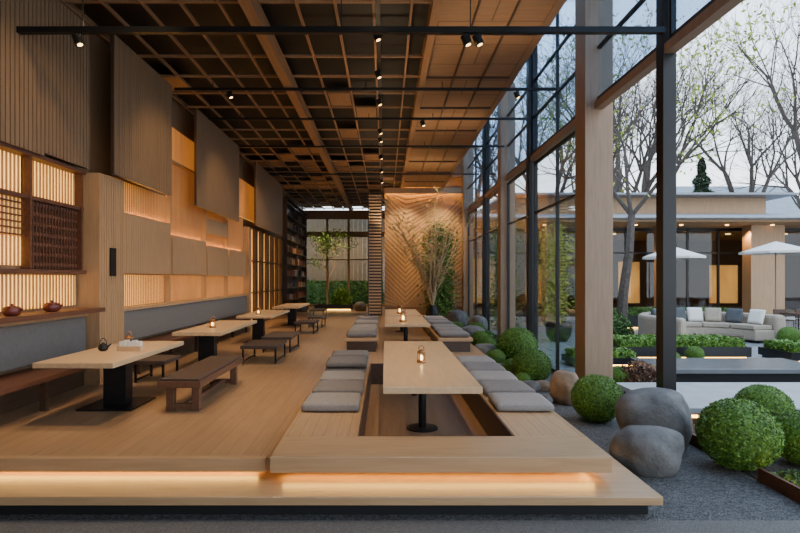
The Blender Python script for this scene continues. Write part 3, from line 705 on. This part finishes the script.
def cafe(x,y):
    e=thing('outdoor_table','slim dark outdoor dining table','table',(x,y,G),'outdoor dining tables'); P().box(-.8,.8,-.4,.4,.7,.74).obj('table_top',W_DARK,e)
    for sx in (-.72,.72):
        for sy in (-.34,.34): P().tube((sx,sy,0),(sx,sy,.7),.022,n=8).obj('leg',BLACK,e)
    for sx in (-.4,.4):
        for sy in (-.75,.75):
            c=thing('outdoor_chair','dark slatted outdoor chair','chair',(x+sx,y+sy,G),'outdoor chairs',0 if sy<0 else math.pi)
            P().box(-.22,.22,-.2,.22,.42,.46).obj('seat',W_DARK,c); P().box(-.22,.22,-.24,-.2,.5,.82).obj('backrest',W_DARK,c)
            for a in (-.2,.2):
                for b in (-.22,.2): P().tube((a,b,0),(a,b,.8 if b<0 else .42),.014,n=6).obj('leg',BLACK,c)
cafe(14.8,18.5); cafe(17.6,19.5); cafe(17,16.8)
e=thing('large_pot','dark round planter pot with a slim tree','planter',(5.4,16.6,G)); P().lathe([(.25,0),(.38,.2),(.4,.5),(.34,.6),(.3,.6),(.3,.55)],n=28).obj('body',BLACK,e,smooth=True)
P().lathe([(.3,.5),(.3,.54)],n=20).obj('soil',SOIL,e)
bamboo('potted_tree',5.4,16.6,G+.54,3.4,.6,2200,LEAFY,'slim light green leafy tree growing in the round pot',12,.07,6)
bamboo('bamboo_plant',4.6,20.2,G,4.2,.6,2600,LEAFD,'tall green bamboo outside the glazing',13,.08)
clump(7.6,18.0,G,.8,.5,.9,LEAFD,2200,.07,lbl='leafy green shrub at the foot of the tree')
# pavilion
PY=25.0
e=thing('pavilion','flat roofed garden pavilion with glass walls and wood columns','pavilion',(4.0,PY,G)); W_=30
P().box(-.2,W_,-2.9,9,4.3,4.38).obj('roof_soffit',W_PANEL,e)
P().hexa([(-.3,-3.4,4.38),(W_,-3.4,4.38),(W_,9.3,4.38),(-.3,9.3,4.38),(-.3,-3.4,4.46),(W_,-3.4,4.46),(W_,-.2,4.95),(-.3,-.2,4.95)]).obj('roof',ROOFM,e,bevel=.02)
P().box(2.2,14.0,.2,8,4.85,5.75).obj('roof_clerestory',W_PANEL,e)
P().box(1.4,14.8,-.8,8.3,5.75,5.84).obj('clerestory_roof',ROOFM,e)
P().box(-.2,W_,0,9,0,.15).obj('pavilion_floor',SLAB,e)
P().box(-.2,W_,8.8,9,.15,4.3).obj('pavilion_wall',W_PANELD,e)
P().box(-.2,.0,0,9,.15,4.3).obj('pavilion_wall',W_PANELD,e); P().box(W_-.2,W_,0,9,.15,4.3).obj('pavilion_wall',W_PANELD,e)
for x,w in ((3.1,.7),(8.2,.5),(12.2,1.5),(20,1.2)): P().box(x,x+w,-1.4,-.8,0,4.3).obj('pavilion_column',W_PANEL,e,bevel=.01)
p=P(); x=0
while x<W_: p.box(x,x+.09,0,.1,.15,4.3); x+=1.45
p.box(0,W_,0,.1,4.15,4.3); p.box(0,W_,0,.1,.15,.25); p.box(0,W_,0,.1,3.1,3.17)
p.obj('window_frame',BLACK,e); P().box(0,W_,.03,.05,.15,4.3).obj('glass_pane',GLASSD,e)
for x,w,h in ((.6,1.8,2.6),(4.2,2.0,2.2),(9.6,1.2,2.4),(14.9,1.6,2.2),(21,2,2.4)): P().box(x,x+w,6.0,6.1,.5,.5+h).obj('backlit_panel',GLOWD,e)
for x in range(2,29,3): P().lathe([(.12,0),(.12,.05)],(x,3,4.24),12).obj('downlight',CAND,e)
for x in range(1,29,2): P().lathe([(.07,0),(.07,.03)],(x,-1.6,4.27),12).obj('downlight',CAND,e)
e=thing('neighbour_building','grey gabled house behind the trees','building',(44,66,G)); P().box(-6,8,0,8,0,9).obj('walls',PAVE,e)
P().hexa([(-7,-1,9),(9,-1,9),(9,9,9),(-7,9,9),(-7,4,14),(9,4,14),(9,4.1,14),(-7,4.1,14)]).obj('roof',ROOFM,e)

# ------------------------------------------------------------------ lights
def spotl(x,y,z,e,ang=100,tx=None,ty=None,tz=0,c=(1,.74,.45),r=.06):
    l=bpy.data.lights.new('downlight_lamp','SPOT'); l.energy=e; l.spot_size=math.radians(ang); l.spot_blend=.8; l.color=c; l.shadow_soft_size=r
    o=bpy.data.objects.new('downlight_lamp',l); COL.objects.link(o); o.location=(x,y,z)
    if tx is not None:
        o.rotation_euler=(Vector((tx,ty,tz))-Vector((x,y,z))).to_track_quat('-Z','Y').to_euler()
for x,y in ((-3,7),(-2.6,10.5),(-2.6,14),(-2.6,18.5),(.4,7.5),(.5,12),(.5,16),(-1.2,20)): spotl(x,y,5.2,520,68)
spotl(-1.8,5.8,5.2,380,75)
for y in (5.5,9,12.5,16.5): spotl(-2.2,y,5.2,190,80,-4.5,y+1.2,2.2,(1,.70,.38),.1)
for x in (.8,2.4): spotl(x,21.3,5.2,620,70,x,23.2,2.8,(1,.64,.25))
spotl(1.5,17.8,5.2,350,50,1.8,19.8,3,(1,.75,.42))
for x in (-3.3,-1.2): spotl(x,25,5.1,600,80,x,27,1,c=(1,.74,.40))
for x in (-3.5,-1): spotl(x,30.6,4.6,700,100,x,34.2,1.6,c=(1,.66,.3))
for x in (8,14,20): spotl(x,PY+4,3.8,1100,120,c=(1,.62,.28))
for x in (6,11,16,21): spotl(x,PY-1.3,4.1-.36,260,130,c=(1,.62,.28))
for x,y,z,e_ in ((-.1,6,4.4,85),(-.1,9.5,3.9,75),(-.1,13,3.6,90),(-.1,17,3.6,90),(-.1,22,3.6,90),(1.6,8,3.4,120),(1.6,13,3.4,120),(1.6,18,3.4,120)):  # fill spots added without fixtures, aimed up to brighten the ceiling
    l=bpy.data.lights.new('ceiling_fill_light','SPOT'); l.energy=e_; l.spot_size=math.radians(140 if x<0 else 80); l.spot_blend=1; l.color=(1,.70,.40); l.shadow_soft_size=.1
    o=bpy.data.objects.new('ceiling_fill_light',l); COL.objects.link(o); o.location=(x,y,z); o.rotation_euler=(math.radians(180),0,0)
# world
w=bpy.data.worlds.new('world'); sc.world=w; w.use_nodes=True; nt=w.node_tree; bg=nt.nodes['Background']
tc=nt.nodes.new('ShaderNodeTexCoord'); sx=nt.nodes.new('ShaderNodeSeparateXYZ'); nt.links.new(tc.outputs['Generated'],sx.inputs[0])
r=ramp(nt,[(0.0,(.80,.86,.92)),(.15,(.80,.88,.97)),(.8,(.50,.68,.94))]); nt.links.new(sx.outputs['Z'],r.inputs['Fac']); nt.links.new(r.outputs['Color'],bg.inputs['Color'])
bg.inputs['Strength'].default_value=4.0
